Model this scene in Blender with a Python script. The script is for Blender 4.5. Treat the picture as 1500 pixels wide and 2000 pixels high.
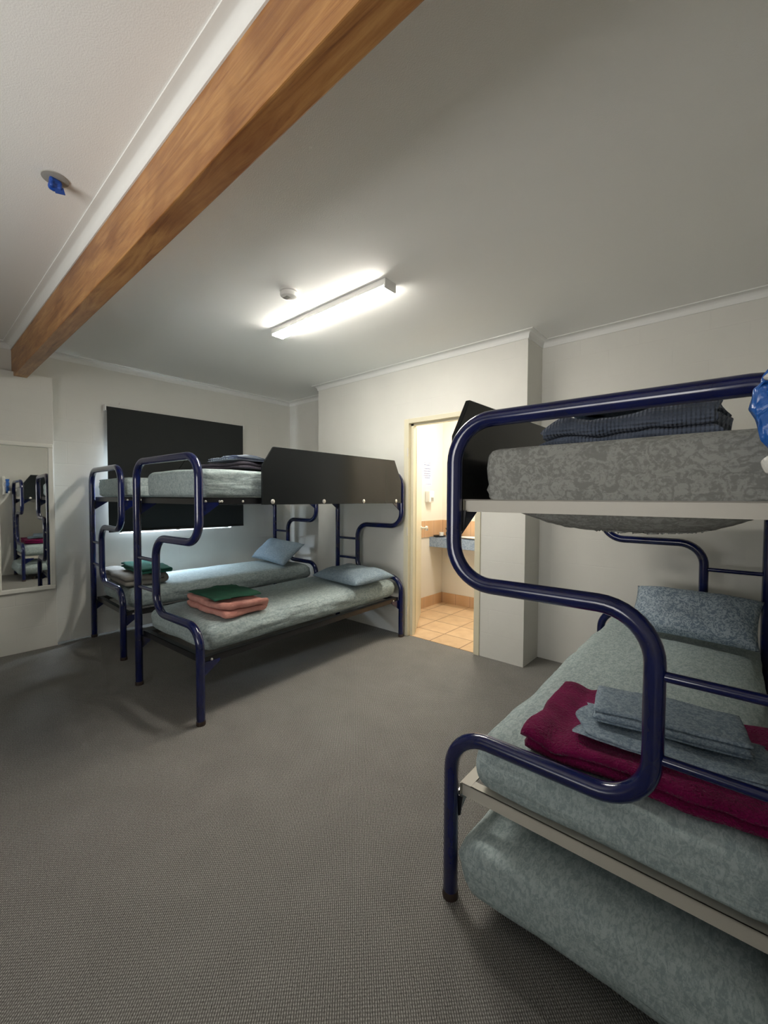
import bpy, bmesh, math, random
from mathutils import Vector, Matrix, noise

random.seed(7)
PI = math.pi
S = bpy.context.scene
for o in list(bpy.data.objects):
    bpy.data.objects.remove(o)
COL = S.collection

# ------------------------------------------------------------------ camera, world, lights, exposure
F_PX = 813.17
YAW, PITCH, ROLL = 0.7137, -0.0334, 0.0048
cam = bpy.data.cameras.new('camera')
cam.sensor_fit = 'HORIZONTAL'
cam.sensor_width = 36.0
cam.lens = F_PX / 1500.0 * 36.0
cam.clip_start = 0.02
camo = bpy.data.objects.new('camera', cam)
COL.objects.link(camo)
Fv = Vector((-math.sin(YAW) * math.cos(PITCH), math.cos(YAW) * math.cos(PITCH), math.sin(PITCH)))
R0 = Vector((math.cos(YAW), math.sin(YAW), 0))
U0 = R0.cross(Fv)
Rv = R0 * math.cos(ROLL) + U0 * math.sin(ROLL)
Uv = -R0 * math.sin(ROLL) + U0 * math.cos(ROLL)
M = Matrix((Rv, Uv, -Fv)).transposed().to_4x4()
M.translation = Vector((0, 0, 1.34))
camo.matrix_world = M
S.camera = camo

W = bpy.data.worlds.new('world')
S.world = W
W.use_nodes = True
bg = W.node_tree.nodes['Background']
bg.inputs[0].default_value = (0.62, 0.78, 1.0, 1)
bg.inputs[1].default_value = 0.12

S.view_settings.view_transform = 'Standard'
S.view_settings.look = 'None'
S.view_settings.gamma = 1
S.view_settings.use_curve_mapping = False
S.view_settings.exposure = 2.0

LAMP_E = 26.5          # emission of the ceiling batten's diffuser
BATH_W = 34.0          # bathroom ceiling lamp


def area(name, loc, direction, sx, sy, power, color):
    l = bpy.data.lights.new(name, 'AREA')
    l.shape = 'RECTANGLE'
    l.size = sx
    l.size_y = sy
    l.energy = power
    l.color = color
    o = bpy.data.objects.new(name, l)
    o.location = loc
    o.rotation_euler = Vector(direction).to_track_quat('-Z', 'Y').to_euler()
    COL.objects.link(o)
    return o


# daylight outside the left window, and an added fill light behind the camera
NEAR_W = 6.0
dn = area('near_fill', (-1.0, -2.15, 1.40), (-0.25, 1, 0.42), 1.7, 1.1, NEAR_W, (1.0, 0.97, 0.93))  # unseen fill added behind the camera to brighten beam and ceiling
dn.data.spread = math.radians(100)
area('daylight_window', (-4.99, 1.62, 1.45), (1, -0.15, -0.75), 0.45, 0.9, 75, (0.72, 0.85, 1.0))

# ------------------------------------------------------------------ materials
MATS = {}


def mat(name, color=(0.5, 0.5, 0.5), rough=0.6, metal=0.0, coat=0.0, spec=0.5):
    m = bpy.data.materials.new(name)
    m.use_nodes = True
    b = m.node_tree.nodes['Principled BSDF']
    b.inputs['Base Color'].default_value = (*color, 1)
    b.inputs['Roughness'].default_value = rough
    b.inputs['Metallic'].default_value = metal
    b.inputs['Coat Weight'].default_value = coat
    b.inputs['Coat Roughness'].default_value = 0.06
    b.inputs['Specular IOR Level'].default_value = spec
    MATS[name] = m
    return m


def N(m, t, **kw):
    n = m.node_tree.nodes.new(t)
    for k, v in kw.items():
        setattr(n, k, v)
    return n


def L(m, a, b):
    m.node_tree.links.new(a, b)


def bsdf(m):
    return m.node_tree.nodes['Principled BSDF']


def coords(m, scale=(1, 1, 1), rot=(0, 0, 0), kind='Object'):
    tc = N(m, 'ShaderNodeTexCoord')
    mp = N(m, 'ShaderNodeMapping')
    mp.inputs['Scale'].default_value = scale
    mp.inputs['Rotation'].default_value = rot
    L(m, tc.outputs[kind], mp.inputs['Vector'])
    return mp.outputs['Vector']


def noise_tex(m, vec, scale, detail=3, rough=0.5, dist=0.0):
    n = N(m, 'ShaderNodeTexNoise')
    n.inputs['Scale'].default_value = scale
    n.inputs['Detail'].default_value = detail
    n.inputs['Roughness'].default_value = rough
    n.inputs['Distortion'].default_value = dist
    L(m, vec, n.inputs['Vector'])
    return n.outputs['Fac']


def ramp(m, fac, stops):
    r = N(m, 'ShaderNodeValToRGB')
    e = r.color_ramp.elements
    while len(e) < len(stops):
        e.new(0.5)
    for i, (p, c) in enumerate(stops):
        e[i].position = p
        e[i].color = (*c, 1) if len(c) == 3 else c
    L(m, fac, r.inputs['Fac'])
    return r.outputs['Color']


def bump(m, height, strength=0.3, dist=0.01, normal=None):
    b = N(m, 'ShaderNodeBump')
    b.inputs['Strength'].default_value = strength
    b.inputs['Distance'].default_value = dist
    L(m, height, b.inputs['Height'])
    if normal:
        L(m, normal, b.inputs['Normal'])
    L(m, b.outputs['Normal'], bsdf(m).inputs['Normal'])
    return b.outputs['Normal']


def math_n(m, op, a, b=None):
    n = N(m, 'ShaderNodeMath', operation=op)
    for i, v in enumerate((a, b)):
        if v is None:
            continue
        if isinstance(v, (int, float)):
            n.inputs[i].default_value = v
        else:
            L(m, v, n.inputs[i])
    return n.outputs[0]


def wall_mat(name, rot, color=(0.74, 0.73, 0.675)):
    """painted concrete block: faint mortar lines and roller texture"""
    m = mat(name, color, 0.55)
    v = coords(m, rot=rot)
    br = N(m, 'ShaderNodeTexBrick')
    br.inputs['Scale'].default_value = 1.0
    br.inputs['Brick Width'].default_value = 0.40
    br.inputs['Row Height'].default_value = 0.205
    br.inputs['Mortar Size'].default_value = 0.005
    br.inputs['Mortar Smooth'].default_value = 0.9
    br.inputs['Color1'].default_value = (1, 1, 1, 1)
    br.inputs['Color2'].default_value = (1, 1, 1, 1)
    br.inputs['Mortar'].default_value = (0, 0, 0, 1)
    L(m, v, br.inputs['Vector'])
    patch = noise_tex(m, v, 2.2, 2)
    amt = ramp(m, patch, [(0.42, (0, 0, 0)), (0.62, (1, 1, 1))])
    mx = N(m, 'ShaderNodeMix', data_type='FLOAT')
    L(m, amt, mx.inputs['Factor'])
    mx.inputs[2].default_value = 1.0
    L(m, br.outputs['Color'], mx.inputs[3])
    b1 = bump(m, mx.outputs[0], 0.28, 0.003)
    b2 = bump(m, noise_tex(m, v, 160, 2), 0.12, 0.003, b1)
    n = noise_tex(m, v, 3.0, 4)
    c = ramp(m, n, [(0.3, tuple(x * 0.95 for x in color)), (0.7, color)])
    L(m, c, bsdf(m).inputs['Base Color'])
    return m


wall_mat('paint_wall_x', (0, PI / 2, PI / 2))     # walls facing along x: (y, z)
wall_mat('paint_wall_y', (PI / 2, 0, 0))          # walls facing along y: (x, z)
m = MATS['paint_wall_y']
for mm, swap in ((MATS['paint_wall_x'], 'x'), (MATS['paint_wall_y'], 'y')):
    # replace mapping by an explicit swizzle so that the courses lie level
    nt = mm.node_tree
    mp = [n for n in nt.nodes if n.type == 'MAPPING'][0]
    tc = [n for n in nt.nodes if n.type == 'TEX_COORD'][0]
    mp.inputs['Rotation'].default_value = (0, 0, 0)
    sp = N(mm, 'ShaderNodeSeparateXYZ')
    cb = N(mm, 'ShaderNodeCombineXYZ')
    L(mm, tc.outputs['Object'], sp.inputs[0])
    L(mm, sp.outputs['Y' if swap == 'x' else 'X'], cb.inputs['X'])
    L(mm, sp.outputs['Z'], cb.inputs['Y'])
    L(mm, sp.outputs['X' if swap == 'x' else 'Y'], cb.inputs['Z'])
    L(mm, cb.outputs[0], mp.inputs['Vector'])

m = mat('ceiling_paint', (0.89, 0.89, 0.865), 0.75)
bump(m, noise_tex(m, coords(m), 220, 3), 0.25, 0.003)
m = mat('cornice_paint', (0.80, 0.80, 0.77), 0.5)
mat('white_plastic', (0.80, 0.80, 0.77), 0.35)
mat('door_paint', (0.74, 0.69, 0.52), 0.4)
mat('bath_paint', (0.78, 0.74, 0.66), 0.5)
mat('mirror_frame_paint', (0.84, 0.83, 0.76), 0.35)
mat('mirror_glass', (0.86, 0.88, 0.86), 0.015, metal=1.0)
mat('chrome', (0.75, 0.75, 0.76), 0.15, metal=1.0)
mat('bolt_metal', (0.72, 0.70, 0.66), 0.35, metal=0.6)
mat('dark_rubber', (0.035, 0.02, 0.015), 0.6)
mat('black_metal', (0.012, 0.012, 0.014), 0.28)
mat('dark_hole', (0.02, 0.02, 0.02), 0.8)
mat('paper', (0.85, 0.87, 0.92), 0.6)
mat('ink', (0.03, 0.06, 0.25), 0.6)
mat('porcelain', (0.88, 0.87, 0.84), 0.12)
mat('black_gloss', (0.015, 0.015, 0.015), 0.2)
mat('rosette_metal', (0.33, 0.32, 0.29), 0.5)
mat('plant_green', (0.04, 0.09, 0.03), 0.6)
mat('pot_grey', (0.05, 0.06, 0.06), 0.4)

m = mat('carpet', (0.1, 0.1, 0.09), 0.95, spec=0.15)
v = coords(m, rot=(0, 0, math.radians(45)))
sp = N(m, 'ShaderNodeSeparateXYZ')
L(m, v, sp.inputs[0])
wob = math_n(m, 'MULTIPLY', math_n(m, 'SUBTRACT', noise_tex(m, v, 70, 2), 0.5), 2.6)
KX, KY = 2 * PI / 0.0088, 2 * PI / 0.0066
sx = math_n(m, 'SINE', math_n(m, 'ADD', math_n(m, 'MULTIPLY', sp.outputs['X'], KX), wob))
sy = math_n(m, 'SINE', math_n(m, 'ADD', math_n(m, 'MULTIPLY', sp.outputs['Y'], KY), wob))
loop = math_n(m, 'MULTIPLY', sx, sy)
loop = math_n(m, 'ADD', math_n(m, 'MULTIPLY', loop, 0.5), 0.5)
stripe = math_n(m, 'ADD', math_n(m, 'MULTIPLY', sy, 0.5), 0.5)
loop = math_n(m, 'MULTIPLY', stripe, math_n(m, 'ADD', math_n(m, 'MULTIPLY', sx, 0.5), 0.5))
loop2 = math_n(m, 'ADD', math_n(m, 'MULTIPLY', loop, 0.60), math_n(m, 'MULTIPLY', stripe, 0.40))
nz = noise_tex(m, v, 190, 2, 0.7)
nb = noise_tex(m, v, 5, 4)
mixf = math_n(m, 'ADD', math_n(m, 'MULTIPLY', loop2, 0.50), math_n(m, 'MULTIPLY', nz, 0.64))
mixf = math_n(m, 'ADD', mixf, math_n(m, 'MULTIPLY', math_n(m, 'SUBTRACT', nb, 0.5), 0.09))
c = ramp(m, mixf, [(0.20, (0.055, 0.052, 0.047)), (0.50, (0.20, 0.193, 0.180)), (0.90, (0.50, 0.485, 0.45))])
L(m, c, bsdf(m).inputs['Base Color'])
bump(m, loop2, 0.5, 0.003)

m = mat('beam_wood', (0.35, 0.16, 0.05), 0.38)
v = coords(m, scale=(0.8, 9, 9))
n1 = noise_tex(m, v, 2.6, 9, 0.68, 1.2)
c1 = ramp(m, n1, [(0.28, (0.17, 0.062, 0.020)), (0.43, (0.36, 0.155, 0.045)), (0.57, (0.47, 0.235, 0.075)), (0.75, (0.60, 0.34, 0.13))])
v2 = coords(m, scale=(1.2, 2.2, 2.2))
n2 = noise_tex(m, v2, 1.6, 3, 0.6, 0.6)
c2 = ramp(m, n2, [(0.35, (0.62, 0.52, 0.42)), (0.6, (1, 1, 1))])
mx = N(m, 'ShaderNodeMix', data_type='RGBA', blend_type='MULTIPLY')
mx.inputs['Factor'].default_value = 1.0
L(m, c1, mx.inputs[6])
L(m, c2, mx.inputs[7])
L(m, mx.outputs[2], bsdf(m).inputs['Base Color'])
bump(m, n1, 0.15, 0.004)

m = mat('blue_enamel', (0.003, 0.006, 0.06), 0.20, coat=0.5)
n1 = noise_tex(m, coords(m), 14, 3)
c = ramp(m, n1, [(0.2, (0.002, 0.005, 0.045)), (0.66, (0.003, 0.008, 0.075)), (0.76, (0.003, 0.008, 0.075)), (0.82, (0.02, 0.009, 0.012))])
L(m, c, bsdf(m).inputs['Base Color'])

m = mat('board_laminate', (0.014, 0.016, 0.017), 0.15, spec=0.32)

m = mat('cream_metal', (0.55, 0.52, 0.45), 0.42)

m = mat('blind_fabric', (0.022, 0.025, 0.025), 0.85)
bump(m, noise_tex(m, coords(m), 300, 2), 0.2, 0.002)


def sheet_mat(name, lo, hi, scale=26, contrast=(0.44, 0.56), stretch=(1, 1, 1), wr=0.35, dist=2.2):
    m = mat(name, hi, 0.9, spec=0.2)
    v = coords(m, scale=stretch)
    a = noise_tex(m, v, scale, 3, 0.55, dist)
    b = noise_tex(m, v, scale * 2.7, 2, 0.5, 1.5)
    s = math_n(m, 'ADD', math_n(m, 'MULTIPLY', a, 0.65), math_n(m, 'MULTIPLY', b, 0.35))
    c = ramp(m, s, [(contrast[0], lo), (contrast[1], hi)])
    L(m, c, bsdf(m).inputs['Base Color'])
    w = noise_tex(m, coords(m, scale=(1.2, 1.2, 6)), 4, 3, 0.5, 1.2)
    b1 = bump(m, w, wr, 0.02)
    bump(m, noise_tex(m, v, 500, 1), 0.12, 0.001, b1)
    return m


sheet_mat('sheet_green_grey', (0.285, 0.350, 0.355), (0.44, 0.515, 0.51), scale=44, contrast=(0.42, 0.58), stretch=(1.8, .8, 1.2), dist=1.1)
sheet_mat('sheet_taupe', (0.235, 0.238, 0.220), (0.34, 0.345, 0.32), scale=34, contrast=(0.45, 0.55), dist=1.8)
sheet_mat('sheet_blue_grey', (0.17, 0.225, 0.28), (0.31, 0.38, 0.44), scale=60)
sheet_mat('pillow_print', (0.18, 0.24, 0.29), (0.28, 0.35, 0.40), scale=55)
sheet_mat('pillow_print_bold', (0.17, 0.225, 0.285), (0.40, 0.47, 0.53), scale=42, contrast=(0.46, 0.54))


def towel_mat(name, c0, c1, kind='terry', sc=1.0):
    m = mat(name, c1, 0.95, spec=0.1)
    bsdf(m).inputs['Sheen Weight'].default_value = 0.10
    v = coords(m)
    n = noise_tex(m, v, 14, 3)
    L(m, ramp(m, n, [(0.3, c0), (0.7, c1)]), bsdf(m).inputs['Base Color'])
    if kind == 'waffle':
        sp = N(m, 'ShaderNodeSeparateXYZ')
        L(m, v, sp.inputs[0])
        k = 2 * PI / (0.010 * sc)
        a = math_n(m, 'SINE', math_n(m, 'MULTIPLY', sp.outputs['X'], k))
        b = math_n(m, 'SINE', math_n(m, 'MULTIPLY', sp.outputs['Y'], k))
        d = math_n(m, 'SINE', math_n(m, 'MULTIPLY', sp.outputs['Z'], k))
        h = math_n(m, 'ADD', a, math_n(m, 'MULTIPLY', math_n(m, 'ADD', b, d), 0.5))
        bump(m, h, 0.75, 0.003)
    else:
        h = noise_tex(m, v, 130 / sc, 2, 0.5, 0.6)
        bump(m, h, 1.0, 0.010)
    return m


towel_mat('towel_magenta', (0.135, 0.002, 0.045), (0.21, 0.004, 0.072))
towel_mat('towel_salmon', (0.68, 0.29, 0.235), (0.84, 0.42, 0.35), sc=0.6)
towel_mat('towel_green', (0.012, 0.10, 0.055), (0.02, 0.15, 0.085), sc=0.4)
towel_mat('towel_teal', (0.015, 0.12, 0.085), (0.03, 0.18, 0.13), sc=0.4)
towel_mat('blanket_beige', (0.26, 0.25, 0.225), (0.34, 0.325, 0.29), sc=0.6)
towel_mat('blanket_navy_waffle', (0.095, 0.118, 0.165), (0.15, 0.178, 0.235), 'waffle')
towel_mat('blanket_plum', (0.07, 0.06, 0.085), (0.13, 0.115, 0.14), sc=0.6)
m = mat('sheet_striped', (0.5, 0.55, 0.65), 0.9)
w = N(m, 'ShaderNodeTexWave')
w.inputs['Scale'].default_value = 9
w.inputs['Distortion'].default_value = 3
L(m, coords(m), w.inputs['Vector'])
L(m, ramp(m, w.outputs['Fac'], [(0.3, (0.16, 0.20, 0.33)), (0.55, (0.55, 0.62, 0.72))]), bsdf(m).inputs['Base Color'])

m = mat('tape_blue', (0.01, 0.06, 0.32), 0.45)
m = mat('bag_blue', (0.015, 0.13, 0.50), 0.28, coat=0.3)
bump(m, noise_tex(m, coords(m), 22, 3, 0.5, 1), 0.5, 0.02)
m = mat('bag_white', (0.74, 0.73, 0.68), 0.35)
bump(m, noise_tex(m, coords(m), 18, 3, 0.5, 1), 0.5, 0.02)

m = mat('bath_tile', (0.6, 0.36, 0.2), 0.3)
v = coords(m)
br = N(m, 'ShaderNodeTexBrick', offset=0.0)
br.inputs['Scale'].default_value = 1.0
br.inputs['Brick Width'].default_value = 0.315
br.inputs['Row Height'].default_value = 0.315
br.inputs['Mortar Size'].default_value = 0.006
br.inputs['Color1'].default_value = (0.68, 0.48, 0.28, 1)
br.inputs['Color2'].default_value = (0.76, 0.55, 0.34, 1)
br.inputs['Mortar'].default_value = (0.34, 0.20, 0.11, 1)
L(m, v, br.inputs['Vector'])
mx = N(m, 'ShaderNodeMix', data_type='RGBA', blend_type='MULTIPLY')
mx.inputs['Factor'].default_value = 1.0
L(m, br.outputs['Color'], mx.inputs[6])
L(m, ramp(m, noise_tex(m, v, 9, 4), [(0.3, (0.85, 0.8, 0.75)), (0.7, (1, 1, 1))]), mx.inputs[7])
L(m, mx.outputs[2], bsdf(m).inputs['Base Color'])
bt = m

m = mat('skirting_tile', (0.56, 0.34, 0.19), 0.35)
v = coords(m)
sp = N(m, 'ShaderNodeSeparateXYZ')
L(m, v, sp.inputs[0])
k = 2 * PI / 0.2
a = math_n(m, 'SINE', math_n(m, 'MULTIPLY', math_n(m, 'ADD', sp.outputs['X'], sp.outputs['Y']), k / 2))
a = math_n(m, 'ABSOLUTE', a)
L(m, ramp(m, a, [(0.0, (0.33, 0.2, 0.11)), (0.08, (0.62, 0.40, 0.24)), (1, (0.58, 0.36, 0.2))]), bsdf(m).inputs['Base Color'])

m = mat('counter_laminate', (0.27, 0.36, 0.50), 0.3)
L(m, ramp(m, noise_tex(m, coords(m), 60, 3), [(0.35, (0.20, 0.28, 0.42)), (0.65, (0.34, 0.43, 0.56))]), bsdf(m).inputs['Base Color'])


def emis(name, color, strength):
    m = mat(name, (0.9, 0.9, 0.9), 0.5)
    bsdf(m).inputs['Emission Color'].default_value = (*color, 1)
    bsdf(m).inputs['Emission Strength'].default_value = strength
    return m


emis('lamp_diffuser', (1.0, 0.955, 0.865), LAMP_E)
emis('bath_lamp', (1.0, 0.93, 0.81), BATH_W)

# ------------------------------------------------------------------ mesh helpers


def new_bm():
    return bmesh.new()


def obj(name, bm, material, parent=None, smooth=False, sharp=None, loc=None, rotz=None):
    me = bpy.data.meshes.new(name)
    bmesh.ops.recalc_face_normals(bm, faces=bm.faces)
    bm.to_mesh(me)
    bm.free()
    if smooth:
        me.polygons.foreach_set('use_smooth', [True] * len(me.polygons))
        if sharp:
            me.set_sharp_from_angle(angle=math.radians(sharp))
    me.materials.append(MATS[material])
    o = bpy.data.objects.new(name, me)
    COL.objects.link(o)
    if parent:
        o.parent = parent
    if loc is not None:
        o.location = loc
    if rotz is not None:
        o.rotation_euler = (0, 0, rotz)
    return o


def box(bm, x0, x1, y0, y1, z0, z1, bev=0.0, seg=2):
    vs = [bm.verts.new(p) for p in ((x0, y0, z0), (x1, y0, z0), (x1, y1, z0), (x0, y1, z0),
                                    (x0, y0, z1), (x1, y0, z1), (x1, y1, z1), (x0, y1, z1))]
    fs = [bm.faces.new([vs[i] for i in q]) for q in
          ((0, 3, 2, 1), (4, 5, 6, 7), (0, 1, 5, 4), (1, 2, 6, 5), (2, 3, 7, 6), (3, 0, 4, 7))]
    if bev > 0:
        es = list({e for f in fs for e in f.edges})
        bmesh.ops.bevel(bm, geom=es, offset=bev, segments=seg, profile=0.6, affect='EDGES')
    return bm


def B(x0, x1, y0, y1, z0, z1, bev=0.0):
    return box(new_bm(), x0, x1, y0, y1, z0, z1, bev)


def fillet(pts, r, n=8):
    pts = [Vector(p) for p in pts]
    out = [pts[0]]
    for i in range(1, len(pts) - 1):
        a, b, c = pts[i - 1], pts[i], pts[i + 1]
        d1 = (a - b).normalized()
        d2 = (c - b).normalized()
        ang = d1.angle(d2)
        t = r / math.tan(ang / 2)
        cen = b + (d1 + d2).normalized() * (r / math.sin(ang / 2))
        p0, p1 = b + d1 * t, b + d2 * t
        v0, v1 = p0 - cen, p1 - cen
        tot = v0.angle(v1)
        for k in range(n + 1):
            f = k / n
            out.append(cen + (v0 * math.sin((1 - f) * tot) + v1 * math.sin(f * tot)) / math.sin(tot))
    out.append(pts[-1])
    return out


def tube(bm, path, r, n=16, caps=True):
    path = [Vector(p) for p in path]
    T = []
    for i in range(len(path)):
        a = path[max(i - 1, 0)]
        b = path[min(i + 1, len(path) - 1)]
        T.append((b - a).normalized())
    up = Vector((0, 0, 1)) if abs(T[0].z) < 0.9 else Vector((0, 1, 0))
    nrm = T[0].cross(up).normalized()
    rings = []
    for i, p in enumerate(path):
        if i:
            ax = T[i - 1].cross(T[i])
            if ax.length > 1e-8:
                nrm = Matrix.Rotation(T[i - 1].angle(T[i]), 3, ax.normalized()) @ nrm
        bi = T[i].cross(nrm)
        rings.append([bm.verts.new(p + (nrm * math.cos(2 * PI * k / n) + bi * math.sin(2 * PI * k / n)) * r) for k in range(n)])
    for a, b in zip(rings, rings[1:]):
        for k in range(n):
            bm.faces.new((a[k], a[(k + 1) % n], b[(k + 1) % n], b[k]))
    if caps:
        bm.faces.new(rings[0][::-1])
        bm.faces.new(rings[-1])
    return bm


def lathe(bm, profile, cen=(0, 0, 0), n=32, axis='z'):
    """profile: (r, h) list"""
    rings = []
    cen = Vector(cen)
    for r, h in profile:
        ring = []
        for k in range(n):
            a = 2 * PI * k / n
            p = Vector((r * math.cos(a), r * math.sin(a), h))
            if axis == 'x':
                p = Vector((h, p.x, p.y))
            elif axis == 'y':
                p = Vector((p.x, h, p.y))
            ring.append(bm.verts.new(cen + p))
        rings.append(ring)
    for a, b in zip(rings, rings[1:]):
        for k in range(n):
            bm.faces.new((a[k], a[(k + 1) % n], b[(k + 1) % n], b[k]))
    bm.faces.new(rings[0][::-1])
    bm.faces.new(rings[-1])
    return bm


def prism(bm, poly, d0, d1, axis='x'):
    """extrude a 2D polygon (a, b) along axis; axis x: (y, z)  y: (x, z)  z: (x, y)"""
    def P(a, b, d):
        return {'x': (d, a, b), 'y': (a, d, b), 'z': (a, b, d)}[axis]
    A = [bm.verts.new(P(a, b, d0)) for a, b in poly]
    C = [bm.verts.new(P(a, b, d1)) for a, b in poly]
    n = len(poly)
    bm.faces.new(A)
    bm.faces.new(C[::-1])
    for i in range(n):
        bm.faces.new((A[i], C[i], C[(i + 1) % n], A[(i + 1) % n]))
    return bm


def sweep_plan(bm, path, prof, closed=False):
    """prof points (d, z): d = distance to the right of the travelling direction"""
    P2 = [Vector(p) for p in path]
    n = len(P2)
    rings = []
    for i in range(n):
        def dirn(a, b):
            return (P2[b % n] - P2[a % n]).normalized()
        if closed or 0 < i < n - 1:
            d0, d1 = dirn(i - 1, i), dirn(i, i + 1)
        elif i == 0:
            d0 = d1 = dirn(0, 1)
        else:
            d0 = d1 = dirn(n - 2, n - 1)
        n0 = Vector((d0.y, -d0.x))
        n1 = Vector((d1.y, -d1.x))
        mt = (n0 + n1).normalized()
        mt = mt / mt.dot(n0)
        rings.append([bm.verts.new((P2[i].x + mt.x * d, P2[i].y + mt.y * d, z)) for d, z in prof])
    pairs = list(zip(rings, rings[1:] + ([rings[0]] if closed else [])))
    if not closed:
        pairs = pairs[:n - 1]
    k = len(prof)
    for a, b in pairs:
        for j in range(k):
            bm.faces.new((a[j], a[(j + 1) % k], b[(j + 1) % k], b[j]))
    if not closed:
        bm.faces.new(rings[0])
        bm.faces.new(rings[-1][::-1])
    return bm


def thing(name, label, cat, loc=(0, 0, 0), rotz=0, group=None):
    o = bpy.data.objects.new(name, None)
    o.empty_display_size = 0.05
    COL.objects.link(o)
    o.location = loc
    o.rotation_euler = (0, 0, rotz)
    return tag(o, label, cat, group)


def tag(o, label, cat, group=None):
    o['label'] = label
    o['category'] = cat
    if group:
        o['group'] = group
    return o


def struct(o):
    o['kind'] = 'structure'
    return o


def copy_tree(o, parent=None):
    c = o.copy()
    COL.objects.link(c)
    c.parent = parent
    for ch in list(o.children):
        copy_tree(ch, c)
    return c


def fbm(p, s, off=0.0):
    return noise.noise(Vector((p[0] * s + off, p[1] * s + off * 0.7, p[2] * s - off)))


def soft_box(x0, x1, y0, y1, z0, z1, r, step=0.035, disp=None):
    """rounded box on a dense grid, with a displacement callback (point, normal) -> point"""
    bm = new_bm()
    c = Vector(((x0 + x1) / 2, (y0 + y1) / 2, (z0 + z1) / 2))
    h = Vector(((x1 - x0) / 2, (y1 - y0) / 2, (z1 - z0) / 2))
    rr = Vector((min(r, h.x * .98), min(r, h.y * .98), min(r * 1.0, h.z * .95)))

    def levels(hh, rad):
        inner = hh - rad
        m_ = max(1, int(round(2 * inner / step)))
        out = [-hh + rad * (1 - math.cos(a * PI / 2 / 4)) for a in range(0, 4)]
        out = [-hh, -hh + rad * 0.2, -hh + rad * 0.55]
        out += [-inner + 2 * inner * i / m_ for i in range(m_ + 1)]
        out += [hh - rad * 0.55, hh - rad * 0.2, hh]
        return out
    lx, ly, lz = levels(h.x, rr.x), levels(h.y, rr.y), levels(h.z, rr.z)
    cache = {}

    def V(i, j, k):
        key = (i, j, k)
        if key in cache:
            return cache[key]
        p = Vector((lx[i], ly[j], lz[k]))
        q = Vector([max(-(h[a] - rr[a]), min(h[a] - rr[a], p[a])) for a in range(3)])
        d = Vector([(p[a] - q[a]) / rr[a] for a in range(3)])
        if d.length > 1e-9:
            d.normalize()
        s = Vector([q[a] + d[a] * rr[a] for a in range(3)])
        w_ = s + c
        if disp:
            w_ = disp(w_, d)
        cache[key] = bm.verts.new(w_)
        return cache[key]
    nx, ny, nz_ = len(lx) - 1, len(ly) - 1, len(lz) - 1
    for i in range(nx):
        for j in range(ny):
            for k in (0, nz_):
                bm.faces.new((V(i, j, k), V(i + 1, j, k), V(i + 1, j + 1, k), V(i, j + 1, k)))
    for i in range(nx):
        for k in range(nz_):
            for j in (0, ny):
                bm.faces.new((V(i, j, k), V(i + 1, j, k), V(i + 1, j, k + 1), V(i, j, k + 1)))
    for j in range(ny):
        for k in range(nz_):
            for i in (0, nx):
                bm.faces.new((V(i, j, k), V(i, j + 1, k), V(i, j + 1, k + 1), V(i, j, k + 1)))
    return bm


def cloth_fold(w, length, layers, t, gap=0.004, taper=0.0, seed=0, amp=0.008, nx=26, droop=0.0, curl=0.0,
               edge_amp=0.006, skew=0.0, zs=None):
    """a cloth folded zig-zag: layers of thickness t, each `length` long in y, swept `w` wide in x.
    origin at the bottom centre."""
    pts = []       # centre line (y, z)
    pitch = t + gap
    rad = pitch / 2
    ln = 14
    for L_ in range(layers):
        z = t / 2 + pitch * L_
        half = length / 2 - rad - taper * L_
        dirn = 1 if L_ % 2 == 0 else -1
        for k in range(ln + 1):
            f = k / ln
            pts.append((dirn * half * (2 * f - 1), z))
        if L_ < layers - 1:
            for k in range(1, 6):
                a = -PI / 2 + PI * k / 6
                pts.append((dirn * (half + rad * math.cos(a)), z + rad + rad * math.sin(a)))
    # normals
    n = len(pts)
    top, bot = [], []
    for i in range(n):
        a = Vector(pts[max(0, i - 1)])
        b = Vector(pts[min(n - 1, i + 1)])
        d = (b - a).normalized()
        nr = Vector((-d.y, d.x))
        p = Vector(pts[i])
        th = t / 2
        if i in (0, n - 1):
            th *= 0.6
        top.append(p + nr * th)
        bot.append(p - nr * th)
    loop = top + bot[::-1]
    bm = new_bm()
    rings = []
    m_ = len(loop)
    for i in range(nx + 1):
        f = i / nx
        x = (f - 0.5) * w
        sh = 1.0
        if i in (0, nx):
            sh = 0.75
        ring = []
        for j, q in enumerate(loop):
            cidx = j if j < n else 2 * n - 1 - j
            cen = Vector(pts[cidx])
            qq = cen + (q - cen) * sh
            layer = qq.y / pitch
            xx = x + edge_amp * noise.noise(Vector((seed, qq.x * 5, layer * .8))) * 2 * (2 * f - 1)
            xx += skew * layer * 0.01
            p = Vector((xx, qq.x, qq.y))
            d = fbm((p.x, p.y, 0), 7, seed) * amp + fbm((p.x, p.y, p.z), 19, seed + 3) * amp * 0.45
            p.z = max(0.001, p.z + d * (0.4 + 0.6 * min(1, p.z / (pitch * layers))) - droop * (2 * f - 1) ** 2 * (p.z / (pitch * layers)))
            p.y += fbm((p.x, 0, p.z), 6, seed + 7) * amp * 1.3
            p.z += curl * max(0, abs(2 * f - 1) - .7) ** 2 * p.z
            if zs:
                p.z *= zs(f, qq.x)
            ring.append(bm.verts.new(p))
        rings.append(ring)
    for a, b in zip(rings, rings[1:]):
        for k in range(m_):
            bm.faces.new((a[k], a[(k + 1) % m_], b[(k + 1) % m_], b[k]))
    for ring in (rings[0], rings[-1]):
        for k in range(n - 1):
            bm.faces.new((ring[k], ring[k + 1], ring[m_ - 2 - k], ring[m_ - 1 - k]))
    return bm


def transform(bm, mtx):
    bmesh.ops.transform(bm, matrix=mtx, verts=bm.verts)
    return bm


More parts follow.
